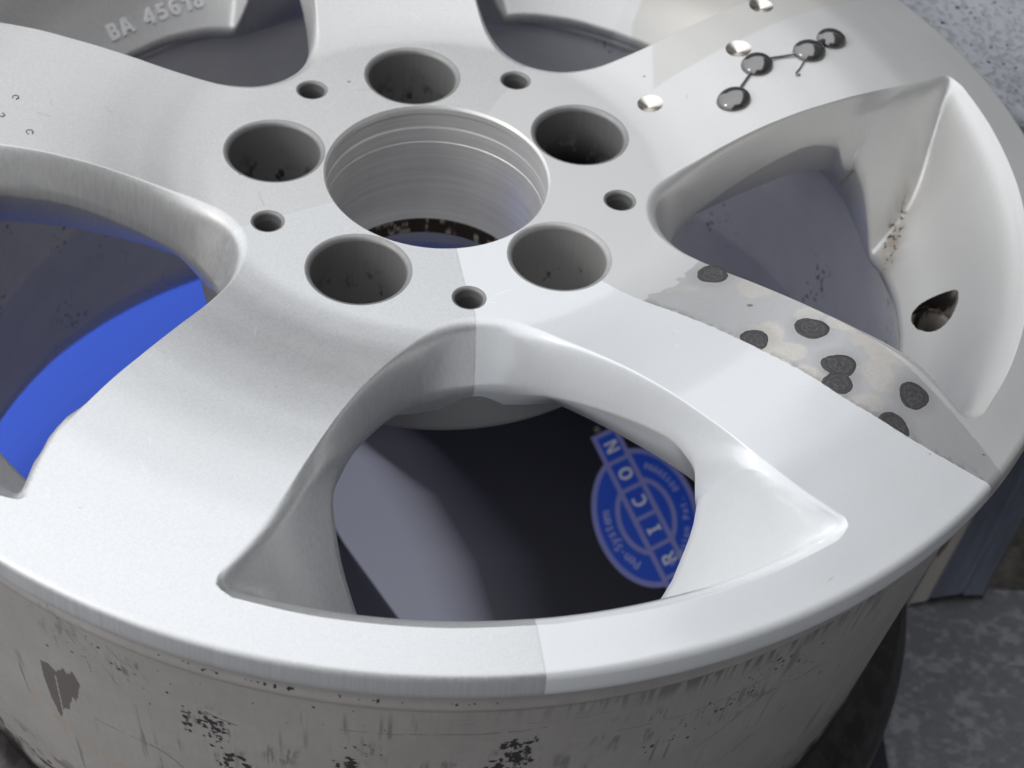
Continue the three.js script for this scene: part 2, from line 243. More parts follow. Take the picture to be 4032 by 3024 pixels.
for (let i = 0; i <= NT[0]; i++) { const a = i / NT[0] * 36 * R; bHalf.push(atRA(star(a), a)); }
for (let i = 1; i <= NT[1]; i++) bHalf.push(atRA(lerp(0.075, 0.2117, i / NT[1]), 36 * R));
for (let i = 1; i <= NT[2] + NT[3]; i++) { const t = i / (NT[2] + NT[3]); bHalf.push(atRA(0.2117, lerp(36, 0, Math.pow(t, 0.85)) * R)); }
const HALF = uHalf.length - 1;
// side contour carried on past the corner, for distances
const sideLine = smooth(Uall, 110, true); { const a = sideLine[sideLine.length - 2], b = sideLine[sideLine.length - 1]; sideLine.push([b[0] + (b[0] - a[0]) * 12, b[1] + (b[1] - a[1]) * 12]); }
function dSide(u, v) { let m = 1e9; v = Math.abs(v); for (let i = 0; i < sideLine.length - 1; i++) { const a = sideLine[i], b = sideLine[i + 1], dx = b[0] - a[0], dy = b[1] - a[1], t = clamp(((u - a[0]) * dx + (v - a[1]) * dy) / (dx * dx + dy * dy)), q = (u - a[0] - dx * t) ** 2 + (v - a[1] - dy * t) ** 2; if (q < m) m = q; } return Math.sqrt(m); }
function drop(d) { const rho = 0.0044, mm = 3.0, s = 0.9487 * rho; return d < s ? rho - Math.sqrt(rho * rho - d * d) : rho * (1 - 0.3162) + mm * (d - s); }
function yInside(u, v, kap) { // height within a window outline
  const r = Math.hypot(u, v), d = dSide(u, v), a = hFace(r) - drop(d) * kap, b = slope(r), k = Math.min(0.009, 0.8 * Math.min(d, Math.max(0, 0.199 - r))) + 1e-6, e = Math.max(k - Math.abs(a - b), 0) / k;
  return Math.max(a, b) + e * e * k * 0.25;
}
// cut-outs in the face: drilled dimples and the valve seat
const dimples = [[0.0738, -0.0472, 0.0046], [0.1057, -0.0724, 0.0047], [0.1155, -0.0982, 0.0045]];
const valve = (() => { const a = AX(4), w = (u, v) => [u * Math.cos(a) - v * Math.sin(a), u * Math.sin(a) + v * Math.cos(a)], [x, z] = w(0.1765, -0.0021), [hx, hz] = w(0.1773, -0.0080); return { x, z, a, hx, hz }; })();
const vTab = curve([[-185, 6.1], [-156, 7.6], [-133, 9.2], [-114, 9.7], [-90, 9.1], [-62, 8.0], [-37, 7.1], [-3, 5.9], [31, 6.2], [54, 7.4], [72, 8.6], [84, 8.8], [99, 8.1], [133, 6.3], [175, 6.1], [204, 7.6]]);
function valveR(phi) { let t = (phi - valve.a) / R; t -= 360 * Math.round(t / 360); return vTab(t) / 1000; } // outline of the recess, drawn out uphill
const cuts = [...dimples.map(([x, z, r]) => ({ x, z, rf: () => r })), { x: valve.x, z: valve.z, rf: valveR }];

// one merged skin, then divided into hub, spokes and rim
const VP = [], TRI = [], ROLE = []; // ROLE per triangle: 0 face, 1 inner slope, 2 underside, 3 hub pad, 4 roll
const push = (x, y, z) => { VP.push(x, y, z); return VP.length / 3 - 1; };
const KAP = [1, -1].map((sg) => { // depth of the wall beside each column, eased along the outline
  const k = lHalf.map((q, i) => { const lr = Math.hypot(...q), la = Math.atan2(q[1], q[0]) * (sg < 0 ? 1 + 0.06 * sst(0.095, 0.14, lr) : 1); return i < NA ? (hFace(lr) - yL(lr)) / drop(dSide(...atRA(lr, la))) : 1; });
  return k.map((_, i) => { let a = 0, w = 0; for (let j = -9; j <= 9; j++) { const q = k[Math.min(k.length - 1, Math.abs(i + j))], e = 1 - Math.abs(j) / 10; a += q * e; w += e; } return lerp(k[i], a / w, sst(50, 75, i)); });
});
const NS1 = 22, NS2 = 26, UND = [[0.0004, 0.003], [0.0011, 0.0042]];
const roll = [[0.2117, 0.0034], [0.2125, 0.0030], [0.2131, 0.0022], [0.2134, 0.0012], [0.2134, -0.0030], [0.2131, -0.0050], [0.2123, -0.0064], [0.2110, -0.0072], [0.2080, -0.0085]];
for (let k = 0; k < 5; k++) {
  const A = AX(k), cA = Math.cos(A), sA = Math.sin(A), W = (u, v) => [u * cA - v * sA, u * sA + v * cA], cols = [];
  const loop = []; for (let i = 0; i <= HALF; i++) loop.push([i, 1]); for (let i = HALF - 1; i > 0; i--) loop.push([i, -1]);
  for (const [i, sg] of loop) {
    const B = bHalf[i], U = uHalf[i], L0 = lHalf[i], col = []; const lr = Math.hypot(...L0), la = Math.atan2(L0[1], L0[0]), L = sg < 0 ? atRA(lr, la * (1 + 0.06 * sst(0.095, 0.14, lr))) : L0;
    if (i > NT[0] + NT[1] - 1) { const a = Math.atan2(B[1], B[0]); for (let j = roll.length - 1; j > 0; j--) { const [x, z] = W(roll[j][0] * Math.cos(a), sg * roll[j][0] * Math.sin(a)); col.push([push(x, roll[j][1], z), 4]); } } else for (let j = roll.length - 1; j > 0; j--) col.push([-1, 4]);
    for (let j = 0; j <= NS1; j++) { const t = 1 - (1 - j / NS1) ** 1.25, u = lerp(B[0], U[0], t), v = sg * lerp(B[1], U[1], t), [x, z] = W(u, v); col.push([push(x, hFace(Math.hypot(u, v)), z), 0]); }
    let y = 0, u, v; const kap = KAP[sg > 0 ? 0 : 1][i];
    for (let j = 1; j <= NS2; j++) { const t = (j / NS2) ** 1.2; u = lerp(U[0], L[0], t); v = sg * lerp(U[1], L[1], t); const [x, z] = W(u, v); y = yInside(u, v, kap); col.push([push(x, y, z), 1]); }
    const nb = Math.hypot(U[0] - L[0], U[1] - L[1]) || 1, ox = (U[0] - L[0]) / nb, oz = (U[1] - L[1]) / nb; // outward
    for (const [o, dn] of UND) { const [x, z] = W(u + ox * o, v + sg * oz * o); col.push([push(x, y - dn, z), 2]); }
    const rb = Math.hypot(...B), rc = Math.min(rb, 0.1685), side = i <= NT[0] + NT[1], T = [B[0] / rb * rc, B[1] / rb * rc], ty = i <= NT[0] ? -0.040 : side ? lerp(-0.040, -0.045, (i - NT[0]) / NT[1]) : -0.0485;
    for (let j = 1; j <= 5; j++) { const t = j / 5, [x, z] = W(lerp(u, T[0], t), lerp(v, sg * T[1], t)); col.push([push(x, lerp(y - 0.0045, ty, Math.sqrt(t)), z), 2]); }
    cols.push(col);
  }
  for (let i = 0; i < cols.length; i++) {
    const a = cols[i], b = cols[(i + 1) % cols.length];
    for (let j = 0; j < a.length - 1; j++) { const q = [a[j][0], b[j][0], a[j + 1][0], b[j + 1][0]]; if (q.some((n) => n < 0)) continue; const role = a[j + 1][1]; TRI.push(q[0], q[2], q[1], q[1], q[2], q[3]); const rr = a[j][1] === 4 ? 4 : role; ROLE.push(rr, rr); }
  }
}
// hub pad with its eleven holes
const LUGR = 0.01535, LUGP = 0.056, PINR = 0.0044, PINP = 0.06225, BORE = 0.0376, fL = 0.0019, fP = 0.0012, fB = 0.0008;
{
  const outer = []; for (let k = 0; k < 5; k++) for (let i = -NT[0]; i < NT[0]; i++) { const d = i / NT[0] * 36 * R; const [x, z] = atRA(star(Math.abs(d)), AX(k) + d); outer.push(new THREE.Vector2(x, z)); }
  const ring = (cx, cz, r, n) => Array.from({ length: n }, (_, i) => new THREE.Vector2(cx + r * Math.cos(i / n * TAU), cz + r * Math.sin(i / n * TAU)));
  const holes = [ring(0, 0, BORE + fB, 140)];
  for (let k = 0; k < 5; k++) { holes.push(ring(...atRA(LUGP, PH + k * STEP), LUGR + fL, 72)); holes.push(ring(...atRA(PINP, AX(k)), PINR + fP, 40)); }
  const all = [outer, ...holes].flat(), base = VP.length / 3; for (const q of all) push(q.x, 0, q.y);
  for (const f of THREE.ShapeUtils.triangulateShape(outer, holes)) { TRI.push(base + f[0], base + f[1], base + f[2]); ROLE.push(3); }
}
// weld
{
  const map = new Map(), idx = new Int32Array(VP.length / 3), P2 = [];
  for (let i = 0; i < idx.length; i++) { const key = [0, 1, 2].map((c) => Math.round(VP[i * 3 + c] * 2e5)).join(); let j = map.get(key); if (j === undefined) { j = P2.length / 3; map.set(key, j); P2.push(VP[i * 3], VP[i * 3 + 1], VP[i * 3 + 2]); } idx[i] = j; }
  for (let i = 0; i < TRI.length; i++) TRI[i] = idx[TRI[i]]; VP.length = 0; for (const q of P2) VP.push(q);
}
const yTop = (r, role) => role === 1 ? slope(r) : hFace(r);
for (const c of cuts) { // snap mesh edges onto the outline, then drop what lies within
  const out = (i) => { const dx = VP[i * 3] - c.x, dz = VP[i * 3 + 2] - c.z, d = Math.hypot(dx, dz); return [d - c.rf(Math.atan2(dz, dx)), d]; };
  const near = []; for (let t = 0; t < ROLE.length; t++) if (ROLE[t] < 2) { const i = TRI[t * 3]; if (Math.hypot(VP[i * 3] - c.x, VP[i * 3 + 2] - c.z) < 0.03) near.push(t); }
  for (let pass = 0; pass < 4; pass++) for (const t of near) for (let e = 0; e < 3; e++) {
    const a = TRI[t * 3 + e], b = TRI[t * 3 + (e + 1) % 3], [da] = out(a), [db] = out(b);
    if (da * db < 0 && Math.abs(da) > 1e-6 && Math.abs(db) > 1e-6) { const m = Math.abs(da) < Math.abs(db) ? a : b, ph = Math.atan2(VP[m * 3 + 2] - c.z, VP[m * 3] - c.x), r = c.rf(ph); VP[m * 3] = c.x + r * Math.cos(ph); VP[m * 3 + 2] = c.z + r * Math.sin(ph); VP[m * 3 + 1] = yTop(Math.hypot(VP[m * 3], VP[m * 3 + 2]), ROLE[t]); }
  }
  for (const t of near) { const g = [0, 2].map((q) => (VP[TRI[t * 3] * 3 + q] + VP[TRI[t * 3 + 1] * 3 + q] + VP[TRI[t * 3 + 2] * 3 + q]) / 3), dx = g[0] - c.x, dz = g[1] - c.z; if (Math.hypot(dx, dz) < c.rf(Math.atan2(dz, dx)) - 1e-6) ROLE[t] = -1; }
}
const skin = new THREE.BufferGeometry(); skin.setAttribute('position', new THREE.Float32BufferAttribute(VP, 3));
skin.setIndex(TRI.filter((_, i) => ROLE[Math.floor(i / 3)] >= 0)); skin.computeVertexNormals();
{ const N = skin.attributes.normal; let s = 0; for (let i = 0; i < N.count; i++) s += N.getY(i) > 0 ? 1 : -1; console.log('skin', N.count, TRI.length / 3, 'up', s); }

// paint of the face: zones of the repair, laid out in wheel coordinates
const FS = 0.44, az = (x, z) => Math.atan2(z, x);
const s2 = curve([[0.0540, 0.0475], [0.0795, 0.0677], [0.0969, 0.0830], [0.1146, 0.0976], [0.1274, 0.1085], [0.1455, 0.1195], [0.1672, 0.1292], [0.20, 0.143]]);
const s4 = curve([[0.070, -0.050], [0.0865, -0.0631], [0.097, -0.0678], [0.1105, -0.0737], [0.1272, -0.0842], [0.1404, -0.0897], [0.1601, -0.1036], [0.172, -0.116]]);
const seamA = curve([[0.036, 78.5], [0.055, 78.4], [0.0694, 77.8], [0.075, 78.2], [0.10, 79], [0.19, 80], [0.2146, 79.8]]);
function zone(x, z) { // 0 old silver, 1 new silver, 2 white lacquer, 3 sanded with filler, 4 sealed white grey, 5 beige primer
  const r = Math.hypot(x, z), a = az(x, z) / R;
  if (a > seamA(r) && a < 150.8) return 1;
  if (a > 150.8 || a < -108) return 0;
  if (a < -36 && r > 0.05 && x > 0.02) { if (x > 0.075 && z < s4(x) && a > -64) return 5; return a < -66 ? 0 : 4; }
  if (a < 0) return a < -66 ? 0 : 4;
  if (x > 0.052 && z < s2(x)) return r < 0.090 + 0.010 * (fbm(x * 160, z * 160, 3) - 0.5) - 0.25 * (z - 0.055) ? 4 : a > (r < 0.14 ? 21 : 29.5 + (r - 0.15) * 100) ? 3 : 4;
  if (x > 0.052) return 2;
  return a > 40 ? 2 : 4;
}
const spots = [[0.0903, 0.0467, 0.0052], [0.1185, 0.0767, 0.0056], [0.1253, 0.0933, 0.0056], [0.1240, 0.1012, 0.0052], [0.1474, 0.1024, 0.0054], [0.1006, 0.0823, 0.0050], [0.1398, 0.1154, 0.0052]];
const beige = [[0.104, 0.0557, 0.006, 0.005], [0.103, 0.0795, 0.008, 0.006], [0.1083, 0.088, 0.007, 0.005], [0.1135, 0.0985, 0.007, 0.005], [0.136, 0.0735, 0.012, 0.004], [0.1406, 0.084, 0.008, 0.007], [0.137, 0.097, 0.005, 0.007], [0.152, 0.0895, 0.010, 0.004], [0.163, 0.103, 0.006, 0.004], [0.118, 0.070, 0.004, 0.003], [0.1335, 0.108, 0.005, 0.004]];
const beigeMask = (x, z) => { let m = 0; for (const b of beige) m = Math.max(m, 1.3 - Math.hypot((x - b[0]) / b[2], (z - b[1]) / b[3])); m += 1.1 * (fbm(x * 150, z * 150, 3) - 0.5); return sst(0.16, 0.50, m); };
const inWindow = (x, z) => { let d = (Math.atan2(z, x) - PH) / STEP - 0.5; d = Math.abs(d - Math.round(d)) * 72; const r = Math.hypot(x, z); return r > 0.068 && r < 0.203 && d < 29; };
const scr = (() => { const r = rng(5), l = []; for (let i = 0; i < 110; i++) { const a = r() * TAU, q = 0.05 + 0.16 * r(), b = r() * TAU; l.push([q * Math.cos(a), q * Math.sin(a), b, 0.001 + 0.006 * r() * r(), r()]); } return l; })();
const specks = (() => { const r = rng(15), l = []; for (let i = 0; i < 90; i++) { const a = r() * TAU, q = 0.045 + 0.165 * Math.sqrt(r()); l.push([q * Math.cos(a), q * Math.sin(a), 0.00018 + 0.00035 * r() * r()]); } l.push([-0.0336, -0.0482, 0.0007], [0.0719, -0.0612, 0.0006], [0.1006, 0.0649, 0.0010]); return l; })();
const TN = 2048;
const colA = new Float32Array(TN * TN * 3), orm = new Uint8Array(TN * TN * 4);
const BASE = [[0.64, 0.632, 0.615], [0.69, 0.69, 0.682], [0.79, 0.80, 0.80], [0.53, 0.525, 0.52], [0.66, 0.655, 0.635], [0.61, 0.595, 0.56]];
const ROUGH = [0.47, 0.48, 0.32, 0.36, 0.40, 0.46], METAL = [0.72, 0.74, 0.10, 0.42, 0.4, 0.4], COAT = [0.3, 0.15, 1, 0.2, 0.2, 0];
for (let j = 0; j < TN; j++) for (let i = 0; i < TN; i++) {
  const x = ((i + 0.5) / TN - 0.5) * FS, z = ((j + 0.5) / TN - 0.5) * FS, r = Math.hypot(x, z), k = j * TN + i; if (r > 0.219) continue;
  const wx = x + 0.00035 * (vn(x * 900, z * 900) - 0.5), wz = z + 0.00035 * (vn(x * 900 + 50, z * 900) - 0.5), q = zone(wx, wz), a = az(x, z);
  let [R0, G0, B0] = BASE[q], ro = ROUGH[q], me = METAL[q];
  const brush = fbm(a * 700, r * 90, 2), cloud = fbm(x * 40 + 5, z * 40, 3), grain = vn(x * 2600, z * 2600);
  let m = 1 + 0.05 * (cloud - 0.5) + (q < 2 ? 0.15 : 0.035) * (grain - 0.5) + (q === 0 || q === 4 || q === 3 ? 0.025 : 0.01) * (brush - 0.5);
  ro += 0.06 * (cloud - 0.5) + (q < 2 ? 0.10 : 0.02) * (grain - 0.5);
  if (q === 3) {
    const b = (0.35 + 0.5 * fbm(x * 110 + 7, z * 110, 3)) * beigeMask(x, z) * (r > 0.092 && r < 0.20 ? 1 : 0); R0 = lerp(R0, 0.70, b); G0 = lerp(G0, 0.65, b); B0 = lerp(B0, 0.575, b); me = lerp(me, 0.5, b); ro = lerp(ro, 0.30, b);
    m *= 1 + (b * 0.10 + 0.05) * (vn(x * 2200, z * 2200) - 0.5);
    for (const s of spots) { const d = Math.hypot(x - s[0], z - s[1]); if (d < s[2] * 2) m *= 1 - 0.12 * (1 - sst(s[2], s[2] * (1.5 + 0.5 * vn(a * 30, d * 300)), d)); }
    const e = (z - s2(x)); if (e > -0.004) m *= 1 - 0.25 * sst(-0.004, 0, e) * sst(0.35, 0.65, fbm(x * 500, z * 500, 3));
  }
  if (q === 2) { const e = z - s2(x); if (x > 0.052 && e < 0.0006) m *= 1.05; }
  // seam lines between the coats
  if (r < 0.2146 && r > 0.036) { const e = Math.abs(a / R - seamA(r)) * R * r; if (e < 0.0003 && (r < 0.083 || r > 0.19)) m *= 0.86; }
  // brown staining in the corner pocket
  { const st = Math.exp(-((((x - 0.168) * 0.27 - (z + 0.029) * 0.96) / 0.016) ** 2) - ((((x - 0.168) * 0.96 + (z + 0.029) * 0.27) / 0.0035) ** 2)) * (0.35 + 0.9 * fbm(x * 380, z * 380, 4)), s = clamp(st * 0.9, 0, 0.8); if (st > 0.03) { R0 = lerp(R0, 0.26, s); G0 = lerp(G0, 0.215, s); B0 = lerp(B0, 0.16, s); me *= 1 - s; const hole = sst(0.70, 0.76, vn(x * 1500, z * 1500)) * sst(0.35, 0.6, st); m *= 1 - 0.9 * hole; } }
  colA[k * 3] = R0 * m; colA[k * 3 + 1] = G0 * m; colA[k * 3 + 2] = B0 * m;
  orm[k * 4] = COAT[q] * 255; orm[k * 4 + 1] = clamp(ro) * 255; orm[k * 4 + 2] = clamp(me) * 255; orm[k * 4 + 3] = 255;
}
function stamp(x, z, rad, fn) { const c = (v) => (v / FS + 0.5) * TN; for (let j = Math.floor(c(z - rad)); j <= c(z + rad); j++) for (let i = Math.floor(c(x - rad)); i <= c(x + rad); i++) if (i >= 0 && j >= 0 && i < TN && j < TN) { const f = fn(((i + 0.5) / TN - 0.5) * FS - x, ((j + 0.5) / TN - 0.5) * FS - z); if (f !== 1) { const k = (j * TN + i) * 3; colA[k] *= f; colA[k + 1] *= f; colA[k + 2] *= f; } } }
for (const [x, z, b, l, s] of scr) if (!inWindow(x, z)) stamp(x, z, l, (dx, dz) => { const t = dx * Math.cos(b) + dz * Math.sin(b), n = Math.abs(-dx * Math.sin(b) + dz * Math.cos(b) + t * t * 30 * (s - 0.5)); return Math.abs(t) < l && n < 0.00022 ? (s > 0.4 ? 1.10 : 0.82) : 1; });
for (const [x, z, r] of specks) if (r > 0.00055 || !inWindow(x, z)) stamp(x, z, r * 1.5, (dx, dz) => Math.hypot(dx, dz * 1.3) < r ? 0.45 : 1);
const enc = (l) => { l = clamp(l); return l < 0.0031308 ? l * 12.92 : 1.055 * Math.pow(l, 1 / 2.4) - 0.055; };
const col8 = new Uint8Array(TN * TN * 4); for (let k = 0; k < TN * TN; k++) { col8[k * 4] = enc(colA[k * 3]) * 255; col8[k * 4 + 1] = enc(colA[k * 3 + 1]) * 255; col8[k * 4 + 2] = enc(colA[k * 3 + 2]) * 255; col8[k * 4 + 3] = 255; }
const mkT = (d, srgb) => { const t = new THREE.DataTexture(d, TN, TN, THREE.RGBAFormat); t.magFilter = THREE.LinearFilter; t.minFilter = THREE.LinearMipmapLinearFilter; t.generateMipmaps = true; if (srgb) t.colorSpace = THREE.SRGBColorSpace; t.needsUpdate = true; return t; };
const faceMap = mkT(col8, true), faceOrm = mkT(orm, false);
const mFace = new THREE.MeshPhysicalMaterial({ map: faceMap, roughnessMap: faceOrm, metalnessMap: faceOrm, roughness: 1, metalness: 1, clearcoat: 1, clearcoatMap: faceOrm, clearcoatRoughness: 0.10, side: THREE.DoubleSide });
const faceUV = (g) => { const p = g.attributes.position, u = new Float32Array(p.count * 2); for (let i = 0; i < p.count; i++) { u[i * 2] = p.getX(i) / FS + 0.5; u[i * 2 + 1] = p.getZ(i) / FS + 0.5; } g.setAttribute('uv', new THREE.BufferAttribute(u, 2)); return g; };
// divide the skin
{
  const bins = new Map(), P = skin.attributes.position, N = skin.attributes.normal;
  for (let t = 0; t < ROLE.length; t++) {
    if (ROLE[t] < 0) continue; const q = [TRI[t * 3], TRI[t * 3 + 1], TRI[t * 3 + 2]], x = (P.getX(q[0]) + P.getX(q[1]) + P.getX(q[2])) / 3, z = (P.getZ(q[0]) + P.getZ(q[1]) + P.getZ(q[2])) / 3, r = Math.hypot(x, z);
    let w; if (ROLE[t] === 3) w = 'hub_face'; else { let d = (az(x, z) - PH) / STEP; const k = ((Math.round(d) % 5) + 5) % 5, off = Math.abs(d - Math.round(d)) * 72; w = ROLE[t] === 4 || r > 0.1985 || (r > 0.1575 && off > 18) ? 'rim_lip' : 'spoke' + k; }
    (bins.get(w) ?? bins.set(w, []).get(w)).push(...q);
  }
  const lab = ['bottom right spoke, white lacquered with a sanded strip of dark filler spots', 'finished silver spoke at lower left', 'old silver spoke at upper left', 'old silver spoke at the top', 'upper right spoke with drilled dimples and filler drops'];
  for (const [w, list] of bins) {
    const re = new Map(), p = [], n = [], I = []; for (const i of list) { let j = re.get(i); if (j === undefined) { j = p.length / 3; re.set(i, j); p.push(P.getX(i), P.getY(i), P.getZ(i)); n.push(N.getX(i), N.getY(i), N.getZ(i)); } I.push(j); }
    const g = new THREE.BufferGeometry(); g.setAttribute('position', new THREE.Float32BufferAttribute(p, 3)); g.setAttribute('normal', new THREE.Float32BufferAttribute(n, 3)); g.setIndex(I); faceUV(g);
    const isS = w.startsWith('spoke'), m = mesh(isS ? numbered('spoke') : w, g, mFace, wheel); if (isS) m.userData.label = lab[+w.slice(5)];
  }
}
// holes in the hub
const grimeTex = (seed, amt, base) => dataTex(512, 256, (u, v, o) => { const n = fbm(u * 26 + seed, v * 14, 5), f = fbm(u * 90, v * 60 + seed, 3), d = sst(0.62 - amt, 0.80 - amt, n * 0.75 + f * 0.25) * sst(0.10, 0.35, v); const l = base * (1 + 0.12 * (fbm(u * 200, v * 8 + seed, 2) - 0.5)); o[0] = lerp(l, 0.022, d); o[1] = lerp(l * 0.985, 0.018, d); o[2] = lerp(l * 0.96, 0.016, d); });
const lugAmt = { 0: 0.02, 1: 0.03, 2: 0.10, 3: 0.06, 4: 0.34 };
for (let k = 0; k < 5; k++) {
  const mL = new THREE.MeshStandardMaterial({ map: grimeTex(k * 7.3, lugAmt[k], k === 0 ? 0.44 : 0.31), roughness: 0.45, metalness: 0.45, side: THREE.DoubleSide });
  const prof = []; for (let j = 0; j <= 8; j++) { const a = j / 8 * Math.PI / 2; prof.push([LUGR + fL - fL * Math.sin(a), -fL + fL * Math.cos(a)]); }
  prof.push([LUGR - 0.0001, -0.012], [LUGR - 0.0003, -0.030], [LUGR - 0.002, -0.0335], [0.0105, -0.041], [0.0075, -0.043], [0.0073, -0.055]);
  const g = lathe(prof, 72), uv = g.attributes.uv; for (let i = 0; i < uv.count; i++) uv.setXY(i, uv.getX(i) / 2, uv.getY(i) * 2.6);
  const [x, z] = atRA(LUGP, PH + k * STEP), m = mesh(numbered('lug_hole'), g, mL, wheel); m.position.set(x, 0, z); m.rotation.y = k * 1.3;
  if (k === 4) m.userData.label = 'lug hole with black grime on its wall';
}
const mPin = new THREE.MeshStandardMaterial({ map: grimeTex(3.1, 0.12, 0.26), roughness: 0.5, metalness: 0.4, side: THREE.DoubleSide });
for (let k = 0; k < 5; k++) {
  const prof = []; for (let j = 0; j <= 6; j++) { const a = j / 6 * Math.PI / 2; prof.push([PINR + fP - fP * Math.sin(a), -fP + fP * Math.cos(a)]); }
  prof.push([PINR, -0.003]); for (let j = 0; j < 9; j++) prof.push([PINR - 0.00035 * (j % 2 ? 0 : 1), -0.0035 - j * 0.0007]); prof.push([PINR, -0.0105], [PINR, -0.020], [0.0002, -0.021]);
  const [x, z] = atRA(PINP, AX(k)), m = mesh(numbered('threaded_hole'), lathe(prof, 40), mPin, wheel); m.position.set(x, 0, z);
}
const bareTex = dataTex(512, 512, (u, v, o) => { const t = fbm(v * 240, 3 + u * 3, 3), n = fbm(u * 12, v * 8, 3); const l = 0.80 + 0.20 * (t - 0.5) + 0.10 * (n - 0.5); o[0] = l; o[1] = l * 0.985; o[2] = l * 0.96; });
const mBare = new THREE.MeshStandardMaterial({ map: bareTex, metalness: 0.5, roughness: 0.36, side: THREE.DoubleSide });
mesh('centre_bore', lathe(round([[BORE + fB, 0], [BORE, -0.0009], [BORE - 0.0001, -0.0030], [0.0378, -0.0036], [0.03785, -0.0088], [0.03755, -0.0094], [0.0375, -0.0149], [0.03765, -0.0150], [0.03765, -0.0153], [0.0374, -0.0155], [0.0373, -0.034, 0.004], [0.0368, -0.0420, 0.004], [0.0354, -0.0492]], 0.0004), 200), mBare, wheel);
const mRust = new THREE.MeshStandardMaterial({ map: dataTex(1024, 128, (u, v, o) => { const n = fbm(u * 40, v * 120, 5), s = sst(0.55, 0.70, n); o[0] = lerp(0.020, 0.36, s); o[1] = lerp(0.014, 0.32, s); o[2] = lerp(0.011, 0.27, s); }), roughness: 0.85, side: THREE.DoubleSide });
mesh('hub_ring', lathe(round([[0.0354, -0.0492], [0.0350, -0.0496], [0.0349, -0.0556], [0.0356, -0.0562]], 0.0004), 160), mRust, wheel).userData.label = 'rusty black ring at the bottom of the centre bore';
const mBack = new THREE.MeshStandardMaterial({ color: new THREE.Color().setRGB(0.30, 0.295, 0.29), metalness: 0.5, roughness: 0.5, side: THREE.DoubleSide });
{
  const g = [lathe(round([[0.0356, -0.0562], [0.060, -0.0562], [0.062, -0.045], [0.0795, -0.0425], [0.0805, -0.0405], [0.0800, -0.018]], 0.001), 160)];
  for (let k = 0; k < 2; k++) { const b = new THREE.BoxGeometry(0.022, 0.014, 0.022); b.translate(0.089, -0.036, 0); b.rotateY(-(PH + k * STEP)); b.deleteAttribute('normal'); const b2 = b.toNonIndexed(); b2.computeVertexNormals(); g.push(b2); }
  mesh('hub_boss', mergeGeometries(g.map((q) => q.index ? q.toNonIndexed() : q)), mBack, wheel);
}
// rim barrel: the outside, dirty; the inside, painted
const bx = [[0.2080, -0.0085], [0.2074, -0.0105], [0.2062, -0.0145], [0.2056, -0.0175], [0.2061, -0.0195], [0.2059, -0.0210], [0.2048, -0.0228], [0.1990, -0.0620], [0.1925, -0.1060], [0.1868, -0.1460], [0.1850, -0.1520], [0.1858, -0.1570], [0.1850, -0.1620], [0.1880, -0.1680], [0.1960, -0.1740], [0.1985, -0.1800], [0.2010, -0.1860], [0.2012, -0.1950], [0.2000, -0.1995], [0.1985, -0.2018]];
const bOut = round(bx, 0.004), A0 = -25, A1 = 205;
const marks = (() => { const r = rng(31), l = []; const add = (a, y, w, h) => l.push([a, y, w, h, r() * 9]);
  const cluster = (a, y, n, sa, sy, s) => { for (let i = 0; i < n; i++) { const k = r(); add(a + (r() + r() - 1) * sa, y + (r() + r() - 1) * sy, s * (0.25 + k * k), s * (0.4 + 2.2 * k * r())); } };
  cluster(105.3, -0.053, 46, 1.6, 0.012, 0.0009); cluster(104, -0.070, 26, 2.2, 0.010, 0.0012); cluster(107.6, -0.053, 12, 0.5, 0.010, 0.0010);
  cluster(80, -0.050, 44, 1.8, 0.012, 0.0012); cluster(81.5, -0.058, 20, 1.6, 0.006, 0.0014); cluster(92.5, -0.050, 10, 2.0, 0.006, 0.0008); cluster(94, -0.060, 14, 1.5, 0.006, 0.0013);
  cluster(61, -0.047, 22, 3.5, 0.006, 0.0008); cluster(57.5, -0.036, 22, 4, 0.008, 0.0006); cluster(66, -0.060, 16, 4, 0.010, 0.0006); cluster(52, -0.045, 14, 4, 0.02, 0.0006);
  cluster(110, -0.040, 16, 5, 0.016, 0.0004); cluster(117, -0.036, 12, 3, 0.012, 0.0004); cluster(97, -0.032, 14, 9, 0.010, 0.0004); cluster(104, -0.0180, 22, 7, 0.0007, 0.0006); cluster(90, -0.0180, 16, 9, 0.0007, 0.0004);
  for (const [a, y] of [[117.9, -0.0408], [114.8, -0.0295], [113.1, -0.0371], [120.8, -0.046]]) add(a, y, 0.0007, 0.0008);
  return l; })();
const leaf = [[122.5, -58], [121.3, -60.0], [120.3, -58.5], [118.9, -54.2], [118.3, -59], [118.9, -68], [120.3, -78], [121.9, -89], [122.6, -93], [122.9, -84], [122.9, -70]];
const within = (poly, x, y) => { let c = false; for (let i = 0, j = poly.length - 1; i < poly.length; j = i++) { const [a, b] = poly[i], [e, f] = poly[j]; if ((b > y) !== (f > y) && x < (e - a) * (y - b) / (f - b) + a) c = !c; } return c; };
